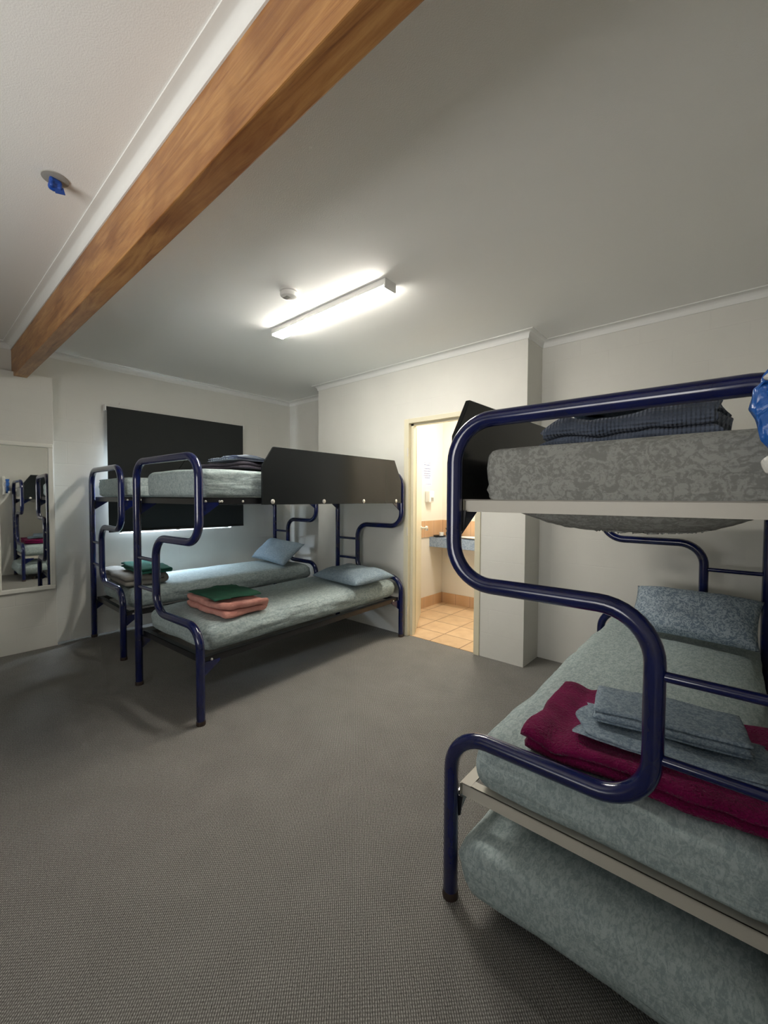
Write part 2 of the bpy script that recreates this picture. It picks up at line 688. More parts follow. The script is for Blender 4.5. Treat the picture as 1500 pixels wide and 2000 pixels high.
def pillow_bm(w, d, h, seed=0, n=30, dent=0.0):
    """stuffed pillow lying flat, centred on the origin, bottom at z=0"""
    bm = new_bm()

    def P(i, j, s):
        u, v_ = -1 + 2 * i / n, -1 + 2 * j / n
        e = (max(0, 1 - abs(u) ** 3.2) * max(0, 1 - abs(v_) ** 3.2)) ** 0.5
        pin = 1 - 0.055 * (1 - v_ * v_)
        piy = 1 - 0.07 * (1 - u * u)
        x, y = u * w / 2 * pin, v_ * d / 2 * piy
        z = h * (0.34 + (0.66 * e if s > 0 else -0.34 * e))
        z += (fbm((x, y, 0), 8, seed) * 0.12 + fbm((x, y, 0), 20, seed) * 0.05) * h * e * (1 if s > 0 else 0.2)
        if dent and s > 0:
            z -= dent * h * math.exp(-((u + .1) ** 2 + (v_ * 1.3) ** 2) * 3)
        return Vector((x, y, z))
    A = [[bm.verts.new(P(i, j, 1)) for j in range(n + 1)] for i in range(n + 1)]
    C = [[A[i][j] if i in (0, n) or j in (0, n) else bm.verts.new(P(i, j, -1)) for j in range(n + 1)] for i in range(n + 1)]
    for i in range(n):
        for j in range(n):
            bm.faces.new((A[i][j], A[i + 1][j], A[i + 1][j + 1], A[i][j + 1]))
            bm.faces.new((C[i][j], C[i][j + 1], C[i + 1][j + 1], C[i + 1][j]))
    return bm


# ------------------------------------------------------------------ setting
XA, YC, YB, XB0, XB1, ZC, XR = -4.744, 3.494, 3.193, -3.783, -1.298, 2.637, 0.205
YN = -1.9                      # wall behind the camera
YB0, YB1, ZBM = 0.627, 0.715, 2.348   # ceiling beam
CW = 0.055

fl = struct(obj('floor', B(XA - .15, XR + .15, YN - .15, YB + .02, -0.06, 0), 'carpet'))
bm = B(XA - .15, XB0, YB + .02, YC + .12, -0.06, 0)
box(bm, XB1, XR + .15, YB + .02, YC + .12, -0.06, 0)
o = struct(obj('floor', bm, 'carpet'))
ce = struct(obj('ceiling', B(XA - .15, XR + .15, YN - .15, YC + .15, ZC, ZC + .1), 'ceiling_paint'))

WY0, WY1, WZ0, WZ1 = 1.42, 2.62, 0.972, 2.10      # window opening behind the blind
bm = B(XA - .15, XA, YN - .15, WY0, 0, ZC)
box(bm, XA - .15, XA, WY1, YC + .12, 0, ZC)
box(bm, XA - .15, XA, WY0, WY1, 0, WZ0)
box(bm, XA - .15, XA, WY0, WY1, WZ1, ZC)
struct(obj('wall_left', bm, 'paint_wall_x'))
struct(obj('wall_pier', B(XA, -4.65, 0.20, 0.885, 0, 2.385, 0.004), 'paint_wall_x'))
struct(obj('wall_back', B(XA - .15, XB0, YC, YC + .12, 0, ZC), 'paint_wall_y'))
struct(obj('wall_back_right', B(XB1, XR + .15, YC, YC + .12, 0, ZC), 'paint_wall_y'))
struct(obj('wall_right', B(XR, XR + .15, YN - .15, YC, 0, ZC), 'paint_wall_x'))
NX0, NX1, NZ0, NZ1 = -1.9, -.1, .85, 2.1  # opening added in the unseen wall to let the fill through
bm = B(XA, NX0, YN - .15, YN, 0, ZC)
box(bm, NX1, XR, YN - .15, YN, 0, ZC)
box(bm, NX0, NX1, YN - .15, YN, 0, NZ0)
box(bm, NX0, NX1, YN - .15, YN, NZ1, ZC)
struct(obj('wall_near', bm, 'paint_wall_y'))
# the bathroom block with its doorway
DX0, DX1, DZ = -2.447, -1.733, 2.055
FX0, FX1, FZ = -2.503, -1.681, 2.098
bm = B(XB0, FX0 + .02, YB, YB + .1, 0, ZC)
box(bm, FX1 - .02, XB1, YB, YB + .1, 0, ZC)
box(bm, FX0 + .02, FX1 - .02, YB, YB + .1, FZ - .02, ZC)
box(bm, XB0, XB0 + .1, YB + .1, YC + .12, 0, ZC)
box(bm, XB1 - .1, XB1, YB + .1, YC + .12, 0, ZC)
struct(obj('wall_bathroom', bm, 'paint_wall_y'))
# bathroom shell
BX0, BX1, BY1 = -2.93, -1.40, 4.525
struct(obj('wall_bathroom_left', B(BX0 - .1, BX0, YB + .1, BY1 + .1, 0, 2.45), 'bath_paint'))
struct(obj('wall_bathroom_right', B(BX1, BX1 + .1, YC + .12, BY1 + .1, 0, 2.45), 'bath_paint'))
struct(obj('wall_bathroom_back', B(BX0, BX1, BY1, BY1 + .1, 0, 2.45), 'bath_paint'))
struct(obj('ceiling', B(BX0 - .1, BX1 + .1, YB + .1, BY1 + .1, 2.45, 2.5), 'bath_paint'))
struct(obj('floor', B(BX0 - .1, BX1 + .1, YB + .02, BY1 + .1, -0.05, 0.004), 'bath_tile'))
bm = B(BX0, BX0 + .012, YB + .12, BY1, 0.004, 0.135)
box(bm, BX0, BX1, BY1 - .012, BY1, 0.004, 0.135)
struct(obj('baseboard_bathroom', bm, 'skirting_tile'))

# window in the left wall, behind the blind
wn = struct(thing('window_1', 'w', 'w'))
for k in ('label', 'category'):
    del wn[k]
bm = B(XA - .11, XA - .07, WY0, WY1, WZ0, WZ0 + .04)
box(bm, XA - .11, XA - .07, WY0, WY1, WZ1 - .04, WZ1)
box(bm, XA - .11, XA - .07, WY0, WY0 + .04, WZ0, WZ1)
box(bm, XA - .11, XA - .07, WY1 - .04, WY1, WZ0, WZ1)
box(bm, XA - .11, XA - .07, 2.0, 2.04, WZ0, WZ1)
obj('window_frame', bm, 'white_plastic', wn)

wn = struct(thing('added_window', 'w', 'w'))  # unseen window made up to go with the fill light
for k in ('label', 'category'):
    del wn[k]
bm = B(NX0, NX1, YN - .11, YN - .07, NZ0, NZ0 + .04)
box(bm, NX0, NX1, YN - .11, YN - .07, NZ1 - .04, NZ1)
for x in (NX0, -1.02, NX1 - .04):
    box(bm, x, x + .04, YN - .11, YN - .07, NZ0, NZ1)
obj('window_frame', bm, 'white_plastic', wn)

# cornices
prof = [(0.0, ZC), (CW, ZC), (CW, ZC - .006), (CW * .78, ZC - .009)]
for k in range(1, 8):
    a = PI / 2 * k / 8
    prof.append((CW * (.78 - .62 * math.sin(a)), ZC - .009 - .036 * (1 - math.cos(a))))
prof += [(0.009, ZC - .047), (0.006, ZC - CW), (0.0, ZC - CW)]
# travelling so that the room lies on the right
path = [(XA, YB1), (XA, YC), (XB0, YC), (XB0, YB), (XB1, YB), (XB1, YC), (XR, YC), (XR, YB1)]
struct(obj('trim_1', sweep_plan(new_bm(), path, prof), 'cornice_paint', smooth=True, sharp=35))
path = [(XA, YN), (XA, YB0), (XR, YB0), (XR, YN)]
struct(obj('trim_2', sweep_plan(new_bm(), path, prof, closed=True), 'cornice_paint', smooth=True, sharp=35))

bm = B(XA + .002, XR - .002, YB0, YB1, ZBM, ZC - .001, 0.004)
tag(obj('ceiling_beam', bm, 'beam_wood'), 'long orange-brown timber beam running under the white ceiling', 'beam')

# ------------------------------------------------------------------ bathroom door
dr = struct(thing('door_1', 'd', 'd'))
for k in ('label', 'category'):
    del dr[k]
bm = B(FX0, DX0, YB - .012, YB + .112, 0, FZ, 0.003)
box(bm, DX1, FX1, YB - .012, YB + .112, 0, FZ, 0.003)
box(bm, DX0, DX1, YB - .012, YB + .112, DZ, FZ, 0.003)
box(bm, DX0, DX0 + .028, YB + .03, YB + .07, 0, DZ)        # stops
box(bm, DX1 - .012, DX1, YB + .03, YB + .07, 0, DZ)
box(bm, DX0, DX1, YB + .03, YB + .07, DZ - .02, DZ)
obj('door_frame', bm, 'door_paint', dr)
leaf = B(0, 0.70, 0.0, 0.036, 0.012, 2.03, 0.002)
hx, hy = DX0 + .002, YB + .118
lang = math.atan2(3.93 - hy, -2.825 - hx)
lf = obj('door_leaf', leaf, 'door_paint', dr, loc=(hx, hy, 0), rotz=lang)
bm = new_bm()
lathe(bm, [(0.028, 0), (0.028, -.01), (0.012, -.014), (0.012, -.04), (0.028, -.05), (0.030, -.07), (0.018, -.08)], (0.64, 0, 1.0), 20, 'y')
obj('door_knob', bm, 'chrome', lf, smooth=True, sharp=40)
for z in (0.25, 1.02, 1.78):
    bm = new_bm()
    tube(bm, [(DX0 - .006, YB - .016, z - .04), (DX0 - .006, YB - .016, z + .04)], .006, 10)
    obj('hinge', bm, 'bolt_metal', dr)

# bathroom fittings
bm = B(BX0, BX1, 4.24, BY1 - .001, 0.745, 0.865, 0.004)
tag(obj('vanity_counter', bm, 'counter_laminate'), 'speckled blue-grey vanity counter on the bathroom wall beyond the doorway', 'counter')
bm = B(BX0 + .001, BX1, BY1 - .012, BY1, 0.866, 1.065)
tag(obj('tiled_splashback', bm, 'skirting_tile'), 'row of tan wall tiles along the back wall above the blue-grey vanity counter', 'splashback')
tag(obj('tiled_splashback', B(BX0 + .001, BX0 + .012, 3.95, BY1 - .013, 0.866, 1.065), 'skirting_tile'), 'short row of tan wall tiles on the side wall, left of the blue-grey vanity counter', 'splashback')
bm = new_bm()
lathe(bm, [(0.10, 0), (0.15, .001), (0.215, .016), (0.225, .02), (0.20, .021), (0.14, .012), (0.05, .004)], (0, 0, 0), 40)
transform(bm, Matrix.Diagonal((1.15, .52, 1, 1)))
tag(obj('wash_basin', bm, 'porcelain', smooth=True, sharp=50, loc=(-2.32, 4.348, .866)), 'white oval wash basin set in the blue-grey vanity counter', 'basin')
tp = thing('basin_tap', 'chrome mixer tap with a curved spout behind the white basin', 'tap', (-2.36, 4.487, .868))
bm = new_bm()
lathe(bm, [(0.026, 0), (0.026, .01), (0.016, .02), (0.014, .05)], (0, 0, 0), 16)
obj('tap_body', bm, 'chrome', tp, smooth=True, sharp=40)
bm = new_bm()
tube(bm, fillet([(0, 0, .04), (0, 0, .12), (0, -.09, .12), (0, -.09, .085)], .04), .009, 12)
obj('spout', bm, 'chrome', tp, smooth=True, sharp=60)
for s in (-1, 1):
    bm = new_bm()
    tube(bm, [(s * .05, 0, 0), (s * .05, 0, .05)], .011, 12)
    tube(bm, [(s * .05 - .02, -.01, .055), (s * .05 + .02, .01, .055)], .008, 10)
    obj('tap_handle', bm, 'chrome', tp, smooth=True, sharp=60)
pl = thing('potted_plant', 'small dark-leaved plant in a grey bowl at the left of the basin', 'plant', (-2.685, 4.40, .866))
bm = new_bm()
lathe(bm, [(0.05, 0), (0.085, .02), (0.095, .055), (0.09, .06), (0.07, .05)], (0, 0, 0), 24)
obj('bowl', bm, 'pot_grey', pl, smooth=True, sharp=50)
bm = new_bm()
for k in range(70):
    a, r = random.uniform(0, 2 * PI), random.uniform(0, .1)
    b0 = Vector((r * .5 * math.cos(a), r * .5 * math.sin(a), .05))
    tip = Vector((r * 1.15 * math.cos(a), r * 1.15 * math.sin(a), .07 + random.uniform(.01, .055)))
    sd = Vector((-math.sin(a), math.cos(a), 0)) * .009
    mid = (b0 + tip) / 2 + Vector((0, 0, .012))
    q = [bm.verts.new(p) for p in (b0, mid + sd, tip, mid - sd)]
    bm.faces.new(q)
obj('foliage', bm, 'plant_green', pl)
bm = new_bm()
lathe(bm, [(0.05, 0), (0.068, .004), (0.080, .02), (0.074, .02), (0.06, .008)], (0, 0, 0), 28)
tag(obj('dish', bm, 'black_gloss', smooth=True, sharp=50, loc=(-2.83, 4.315, .866)), 'low black dish on the blue-grey vanity counter', 'dish')
bm = new_bm()
lathe(bm, [(0.024, 0), (0.028, .05), (0.025, .05), (0.022, .005)], (0, 0, 0), 20)
tag(obj('cup', bm, 'white_plastic', smooth=True, sharp=50, loc=(-2.80, 4.31, .875)), 'small white cup standing in the low black dish', 'cup')
nt_ = thing('wall_notice', 'white printed paper notice on the bathroom wall behind the door', 'notice', (BX0 + .001, 4.18, 1.50))
obj('sheet', B(0, .002, -.095, .095, 0, .28), 'paper', nt_)
bm = new_bm()
for k, (za, wa) in enumerate([(.245, .13), (.20, .12), (.17, .14), (.14, .12), (.115, .14), (.09, .10)]):
    x = -wa / 2
    while x < wa / 2:
        lw = random.uniform(.008, .02)
        box(bm, .002, .0026, x, min(x + lw, wa / 2), za - .006, za + .004)
        x += lw + .006
box(bm, .002, .0026, -.085, .085, .268, .272)
box(bm, .002, .0026, -.085, .085, .012, .016)
obj('printed_text', bm, 'ink', nt_)
ds = thing('soap_dispenser', 'white soap dispenser on the bathroom wall under the paper notice', 'dispenser', (BX0 + .001, 4.19, 1.29))
obj('dispenser_body', B(0, .07, -.05, .05, 0, .14, .012), 'white_plastic', ds)
obj('push_lever', B(.07, .08, -.02, .02, .02, .06, .003), 'rosette_metal', ds)
bl = thing('bathroom_lamp', 'round frosted lamp on the bathroom ceiling', 'ceiling lamp', (-2.1, 3.85, 2.45))
bm = new_bm()
lathe(bm, [(0.15, 0), (0.15, -.02), (0.14, -.022)], (0, 0, 0), 32)
obj('lamp_base', bm, 'white_plastic', bl)
bm = new_bm()
lathe(bm, [(0.138, -.02), (0.13, -.045), (0.10, -.065), (0.05, -.075), (0.01, -.077)], (0, 0, 0), 32)
obj('diffuser', bm, 'bath_lamp', bl, smooth=True)

# ------------------------------------------------------------------ ceiling fittings


def batten(x0, x1, y0, y1, label, emat):
    cx, cy = (x0 + x1) / 2, (y0 + y1) / 2
    t = thing('ceiling_light', label, 'ceiling light', (cx, cy, ZC))
    lx, wy = (x1 - x0) / 2, (y1 - y0) / 2
    obj('housing', B(-lx + .012, lx - .012, -wy, wy, -.040, -.0005, .002), 'white_plastic', t)
    obj('diffuser', B(-lx + .012, lx - .012, -wy + .004, wy - .004, -.053, -.0402, .006), emat, t)
    for s in (-1, 1):
        a, b = sorted((s * lx, s * (lx - .0115)))
        obj('end_cap', B(a, b, -wy - .001, wy + .001, -.055, -.0005, .002), 'white_plastic', t)
    return t


batten(-2.785, -1.630, 1.883, 1.983, 'long white ceiling batten light glowing near the smoke detector', 'lamp_diffuser')

sd = thing('smoke_detector', 'round white smoke detector on the ceiling beside the batten light', 'smoke detector', (-2.19, 1.61, ZC))
bm = new_bm()
lathe(bm, [(0.056, -.0005), (0.056, -.012), (0.050, -.015)], (0, 0, 0), 40)
obj('detector_base', bm, 'white_plastic', sd, smooth=True, sharp=35)
bm = new_bm()
lathe(bm, [(0.053, -.018), (0.055, -.03), (0.050, -.042), (0.036, -.049), (0.008, -.050)], (0, 0, 0), 40)
obj('detector_head', bm, 'white_plastic', sd, smooth=True, sharp=35)
bm = new_bm()
for k in range(6):
    box(bm, -.025 + k * .008, -.022 + k * .008, -.03, .0, -.0515, -.047)
obj('vent_slots', bm, 'rosette_metal', sd)

tc_ = thing('sprinkler_head', 'sprinkler rosette on the ceiling with its head wrapped in blue tape', 'sprinkler', (-2.16, .435, ZC))
bm = new_bm()
lathe(bm, [(0.047, -.0005), (0.046, -.004), (0.034, -.006), (0.012, -.007)], (0, 0, 0), 36)
obj('rosette', bm, 'rosette_metal', tc_, smooth=True, sharp=35)
bm = soft_box(-.017, .017, -.02, .02, -.045, -.006, .008, .008,
              lambda p, d: p + d * (fbm(p, 60, 2) * .006))
obj('tape_wrap', bm, 'tape_blue', tc_)
bm = B(.010, .0115, -.018, .016, -.062, -.036)
transform(bm, Matrix.Rotation(.25, 4, 'X'))
obj('tape_tail', bm, 'tape_blue', tc_)

# ------------------------------------------------------------------ roller blind
rb = thing('roller_blind', 'charcoal roller blind drawn down over the left wall window', 'blind', (XA, 2.03, 0))
obj('fabric', B(.058, .060, -.722, .722, 1.005, 2.215), 'blind_fabric', rb)
bm = new_bm()
tube(bm, [(.040, -.722, 2.20), (.040, .722, 2.20)], .019, 20)
obj('roller', bm, 'blind_fabric', rb, smooth=True, sharp=60)
obj('bottom_bar', B(.052, .066, -.722, .722, .990, 1.010, .004), 'black_metal', rb)
for s in (-1, 1):
    a, b = sorted((s * .726, s * .738))
    obj('bracket', B(.0, .062, a, b, 2.175, 2.232, .003), 'white_plastic', rb)

for y in (1.43, 2.665):
    hk = new_bm()
    tube(hk, fillet([(XA, y, 2.262), (XA + .02, y, 2.262), (XA + .02, y, 2.280)], .006, 4), .003, 8)
    tag(obj('wall_hook', hk, 'bolt_metal', smooth=True, sharp=60),
        'tiny metal hook in the wall above the blind, %s' % ('at its left end' if y < 2 else 'at its right end'), 'hook', 'hooks above the blind')
for k, (x, z) in enumerate(((-1.115, .609), (-1.036, .598), (-.965, .588))):
    bm = new_bm()
    lathe(bm, [(0.005, 0), (0.006, -.002), (0.003, -.004)], (x, YC, z), 12, 'y')
    tag(obj('wall_plug', bm, 'dark_hole'), '%s of three dark wall plugs low on the wall behind the near bunk' % ('left', 'middle', 'right')[k], 'wall plug', 'dark wall plugs')

# ------------------------------------------------------------------ mirror
mr = thing('wall_mirror', 'tall narrow wall mirror in a cream frame hung on the left pier', 'mirror', (-4.65, .69, 0), -.0047)
y0, y1, z0, z1, fw = -.205, .185, .522, 1.800, .034
bm = B(.003, .030, y0, y1, z0, z0 + fw, .006)
box(bm, .003, .030, y0, y1, z1 - fw, z1, .006)
box(bm, .003, .030, y0, y0 + fw, z0 + fw, z1 - fw, .006)
box(bm, .003, .030, y1 - fw, y1, z0 + fw, z1 - fw, .006)
obj('frame', bm, 'mirror_frame_paint', mr)
obj('glass', B(.004, .012, y0 + fw - .005, y1 - fw + .005, z0 + fw - .005, z1 - fw + .005), 'mirror_glass', mr)

# ------------------------------------------------------------------ bunk beds
BW, BI, BS, BM_, BT, BL, TR = .8516, .5632, .5724, 1.0695, 1.5847, 2.0124, .0245
LOZ, UPZ = .345, 1.297         # underside of the deck rails
RH = .040


def make_bunk(s, label, rail_mat, boards, rotz, loc):
    """s: +1 when the ladder post lies towards +x of the S-shaped tube, -1 when towards -x"""
    t = thing('bunk_bed', label, 'bunk bed', loc, rotz)

    def X(u):
        return s * u

    for y in (0, BL):
        path = fillet([(X(0), y, .012), (X(0), y, BS), (X(BI), y, BS), (X(BI), y, BM_), (X(0), y, BM_), (X(0), y, BT), (X(BW), y, BT), (X(BW), y, .012)], .13, 10)
        bm = new_bm()
        tube(bm, path, TR, 20)
        fr = obj('end_frame', bm, 'blue_enamel', t, smooth=True, sharp=60)
        for z in (.915, .710):
            bm = new_bm()
            tube(bm, [(X(BI + .012), y, z), (X(BW - .012), y, z)], .0125, 14)
            obj('rung', bm, 'blue_enamel', fr, smooth=True, sharp=60)
        for u in (0, BW):
            bm = new_bm()
            lathe(bm, [(.0262, 0), (.0265, .022), (.025, .026)], (X(u), y, 0), 20)
            obj('foot_cap', bm, 'dark_rubber', fr, smooth=True, sharp=50)
    for z, inset in ((LOZ, 0), (UPZ, 0)):
        up = z > 1
        ya, yb = .028, BL - .028
        for k, y in ((0, ya), (1, yb)):
            bm = new_bm()
            xa, xb = sorted((X(.026), X(BW - .026)))
            if k == 0:
                box(bm, xa, xb, y, y + .004, z, z + RH)
                box(bm, xa, xb, y, y + .035, z + RH - .004, z + RH)
            else:
                box(bm, xa, xb, y - .004, y, z, z + RH)
                box(bm, xa, xb, y - .035, y, z + RH - .004, z + RH)
            obj('end_rail', bm, rail_mat, t)
        for u, d in ((.018, 1), (BW - .018, -1)):
            bm = new_bm()
            xa, xb = sorted((X(u), X(u + d * .004)))
            box(bm, xa, xb, ya - .004, yb + .004, z, z + RH)
            xa, xb = sorted((X(u), X(u + d * .038)))
            box(bm, xa, xb, ya + .001, yb - .001, z + RH - .004, z + RH + .0005)
            sr = obj('side_rail', bm, rail_mat, t)
            for yy in ((.05, .14, .155, .30) if up else (.08, BL - .10)):
                bm = new_bm()
                xx = X(u) - X(.001) * (1 if d > 0 else -1)
                lathe(bm, [(.008, 0), (.007, -s * d * .004), (.003, -s * d * .006)], (xx, yy, z + .018), 12, 'x')
                obj('bolt', bm, 'bolt_metal', sr)
        # triangular gussets under the rails at each leg
        for y, dy in ((0, 1), (BL, -1)):
            for u, d in ((0.0, 1), (BW, -1)):
                bm = new_bm()
                poly = [(y + dy * .01, z - .085), (y + dy * .01, z + .012), (y + dy * .13, z + .012), (y + dy * .13, z - .002)]
                xa, xb = sorted((X(u + d * .010), X(u + d * .0155)))
                prism(bm, poly, xa, xb, 'x')
                obj('gusset', bm, 'blue_enamel', t)
                bm = new_bm()
                poly = [(X(u + d * .015), z - .07), (X(u + d * .015), z + .004), (X(u + d * .036), z + .004), (X(u + d * .028), z - .06)]
                prism(bm, poly, y + dy * .012, y + dy * .017, 'y')
                obj('gusset', bm, 'black_metal', t)
        # welded wire mesh that carries the mattress
        bm = new_bm()
        dip = -.050 if up else -.002
        nx_, ny_ = 9, 20
        g = []
        for i in range(nx_ + 1):
            fx = i / nx_
            row = []
            for j in range(ny_ + 1):
                fy = j / ny_
                sag = dip * (4 * fx * (1 - fx)) ** .6 * (1 - abs(2 * fy - 1) ** 6)
                row.append(bm.verts.new((X(.035 + (BW - .07) * fx), ya + .02 + (yb - ya - .04) * fy, z + RH - .006 + sag)))
            g.append(row)
        for i in range(nx_):
            for j in range(ny_):
                bm.faces.new((g[i][j], g[i + 1][j], g[i + 1][j + 1], g[i][j + 1]))
        bmesh.ops.wireframe(bm, faces=bm.faces[:], thickness=.004, use_replace=True, use_boundary=True, use_even_offset=True)
        obj('bed_base', bm, 'black_metal', t)
    for (ua, v0, v1, bolts) in boards:
        # side board with clipped upper corners
        poly = [(v0, UPZ - .004), (v1, UPZ - .004), (v1, 1.50), (v1 - .105, 1.688), (v0 + .09, 1.680), (v0, 1.548)]
        xa, xb = sorted((X(ua), X(ua - .018)))
        bm = prism(new_bm(), poly, xa, xb, 'x')
        bmesh.ops.bevel(bm, geom=list(bm.edges), offset=.002, segments=1, affect='EDGES')
        bd = obj('guard_board', bm, 'board_laminate', t)
        for f in bolts:
            bm = new_bm()
            o_ = X(ua - .018) if ua < .4 else X(ua)
            dr_ = -s if ua < .4 else s
            lathe(bm, [(.016, 0), (.016, dr_ * .002), (.011, dr_ * .006), (.004, dr_ * .007)], (o_, f, UPZ + .016), 20, 'x')
            obj('bolt', bm, 'bolt_metal', bd, smooth=True, sharp=45)
    return t


B1L, B1R = (-2.3875, 1.1194, 0), .0492
B2L, B2R = (-3.8274, 1.1597, 0), -.0150
B3L, B3R = (-.7181, 1.1806, 0), .0119
RB = (0.44, 1.865)
bolts1 = (.50, .97, 1.43, 1.89)
bunk1 = make_bunk(-1, 'middle bunk bed of blue tube, with salmon and green towels on its lower bed', 'black_metal',
                  [(-.006, .42, 1.97, bolts1)], B1R, B1L)
bunk2 = copy_tree(bunk1)
bunk2.location = B2L
bunk2.rotation_euler = (0, 0, B2R)
tag(bunk2, 'blue tube bunk bed against the left wall, under the dark blind', 'bunk bed')
for b in (bunk1, bunk2):
    b['group'] = 'blue tube bunk beds'
bunk3 = make_bunk(1, 'nearest blue tube bunk bed at the right, with cream rails and a magenta towel', 'cream_metal',
                  [(-.006, .018, 1.568, (.10, .57, 1.03, 1.49))], B3R, B3L)
bunk3['group'] = 'blue tube bunk beds'


def to_world(bl_, br_, s, u, v_, z):
    x, y = s * u, v_
    return Vector((bl_[0] + x * math.cos(br_) - y * math.sin(br_), bl_[1] + x * math.sin(br_) + y * math.cos(br_), z))


def mattress(bl_, br_, s, u0, u1, v0, v1, z0, z1, material, label, seed=0, bulge=0.0, side=0.012, puff=0.010, r=.05, group=None, name='mattress', wr=.006, fold=0):
    xa, xb = sorted((s * u0, s * u1))
    cx, cy = (xa + xb) / 2, (v0 + v1) / 2
    hx_, hy_, H = (xb - xa) / 2, (v1 - v0) / 2, z1 - z0

    def disp(p, d):
        p = p.copy()
        fx, fy, fz = (p.x) / hx_, (p.y) / hy_, (p.z - H / 2) / (H / 2)
        # crowned top, bellied sides
        if d.z > 0.3:
            p.z += puff * (1 - fx * fx) * (1 - fy ** 4)
            p.z += fbm(p, 4, seed) * wr * .8
        horiz = 1 - fz * fz
        if abs(d.x) > .3:
            p.x += math.copysign(side * horiz, d.x) + fbm((p.x, p.y * .6, p.z * 5), 5, seed + 2) * wr
        if abs(d.y) > .3:
            p.y += math.copysign(side * horiz, d.y) + fbm((p.x * .6, p.y, p.z * 5), 5, seed + 4) * wr
        if not fold and max(abs(d.x), abs(d.y)) > .3:
            t_ = p.y if abs(d.x) > abs(d.y) else p.x
            cr = .007 * (1 - abs(fbm((t_ * .8, 0, p.z * 9), 3.2, seed + 11)) * 4) + .006 * math.sin(p.z * 110 + 5 * fbm((t_, 0, 0), 2.2, seed))
            if abs(d.x) > abs(d.y):
                p.x += math.copysign(cr, d.x)
            else:
                p.y += math.copysign(cr, d.y)
        if bulge and d.z < -.1:
            e = max(0, 1 - abs(fx) ** 2.5) ** .8 * max(0, 1 - abs(fy) ** 8) ** .5
            p.z -= bulge * min(1, e * 1.25)
            if 1:
                p.z += fbm(p, 26, seed) * .006
        if fold and abs(d.y) < .5 and abs(d.x) > .3:
            # loose folds running along the side
            p.x += math.copysign(.019 * math.sin(p.z * 115 + 4 * fbm((0, p.y, 0), 1.6, seed)), d.x) * max(0, min(1, 1.2 - abs(p.y) / hy_))
        return p
    bm = soft_box(-hx_, hx_, -hy_, hy_, 0, H, r, .018, disp)
    w_ = to_world(bl_, br_, s, s * cx, cy, z0)
    o_ = obj(name, bm, material, smooth=True, loc=w_, rotz=br_)
    tag(o_, label, 'mattress', group)
    return o_


GM = 'mattresses in patterned fitted sheets'
DZ0 = LOZ + RH + .001
UZ0 = UPZ + RH + .001
mattress(B1L, B1R, -1, .05, .81, .075, 1.965, DZ0, .555, 'sheet_green_grey', 'lower mattress of the middle bunk in a pale grey-blue sheet, carrying salmon and green towels', 1, r=.06, group=GM, side=.016)
mattress(B1L, B1R, -1, .055, .80, .05, 1.95, UZ0, 1.515, 'sheet_green_grey', 'upper mattress of the middle bunk, in a pale sheet with loose side folds', 2, r=.035, group=GM, side=.006, fold=1)
mattress(B2L, B2R, -1, .06, .80, .085, 1.965, DZ0, .555, 'sheet_green_grey', 'lower mattress of the wall bunk, under the beige blanket and teal towel', 3, r=.06, group=GM, side=.016)
mattress(B2L, B2R, -1, .06, .80, .05, 1.95, UZ0, 1.505, 'sheet_green_grey', 'upper mattress of the bunk against the left wall, level with the dark blind', 4, r=.035, group=GM, side=.006)
mattress(B3L, B3R, 1, .085, .80, .036, 1.965, DZ0, .555, 'sheet_green_grey', 'lower mattress of the nearest bunk, in a grey-green marbled sheet under the magenta towel', 5, r=.05, group=GM, side=.02)
mattress(B3L, B3R, 1, .10, .80, .035, 1.95, UZ0, 1.500, 'sheet_taupe', 'upper mattress of the nearest bunk in a taupe leaf-patterned sheet', 6, bulge=.088, r=.03, group=GM, side=.006)

um = [o for o in COL.objects if o.name.startswith('mattress') and 'taupe' in o['label']][0]
bm = new_bm()
pts = []
for i in range(121):
    f = i / 120
    u = -.16 + .37 * f
    zz = -.066 - .022 * (4 * f * (1 - f)) ** .5
    pts.append((u + .004 * math.sin(i * 2.4), -.80 + .03 * (2 * f - 1) ** 2, zz + .003 * math.sin(i * 1.9)))
tube(bm, pts, .008, 8)
for vtx in bm.verts:
    vtx.co += Vector((0, 1, 1)) * fbm(vtx.co, 120, 2) * .006
obj('elastic_hem', bm, 'sheet_taupe', um, smooth=True)

# trundle bed under the nearest bunk
tr = thing('trundle_bed', 'low wheeled trundle bed under the nearest bunk', 'trundle bed', B3L, B3R)
bm = B(.10, .76, .07, .11, .050, .078)
box(bm, .10, .76, 1.86, 1.90, .050, .078)
box(bm, .10, .14, .11, 1.86, .050, .078)
box(bm, .72, .76, .11, 1.86, .050, .078)
for k in range(8):
    box(bm, .14, .72, .2 + .21 * k, .25 + .21 * k, .070, .078)
obj('trundle_frame', bm, 'black_metal', tr)
for x in (.14, .72):
    for y in (.13, 1.83):
        bm = new_bm()
        lathe(bm, [(.025, -.012), (.025, .012)], (x, y, .0255), 20, 'x')
        obj('wheel', bm, 'dark_rubber', tr, smooth=True, sharp=40)
mattress(B3L, B3R, 1, .075, .80, -.035, 1.85, .082, .272, 'sheet_green_grey', 'trundle mattress pushed in low under the nearest bunk, its foot end bulging out', 8, r=.055, group=GM, side=.022, wr=.010, puff=.004)

# ------------------------------------------------------------------ pillows


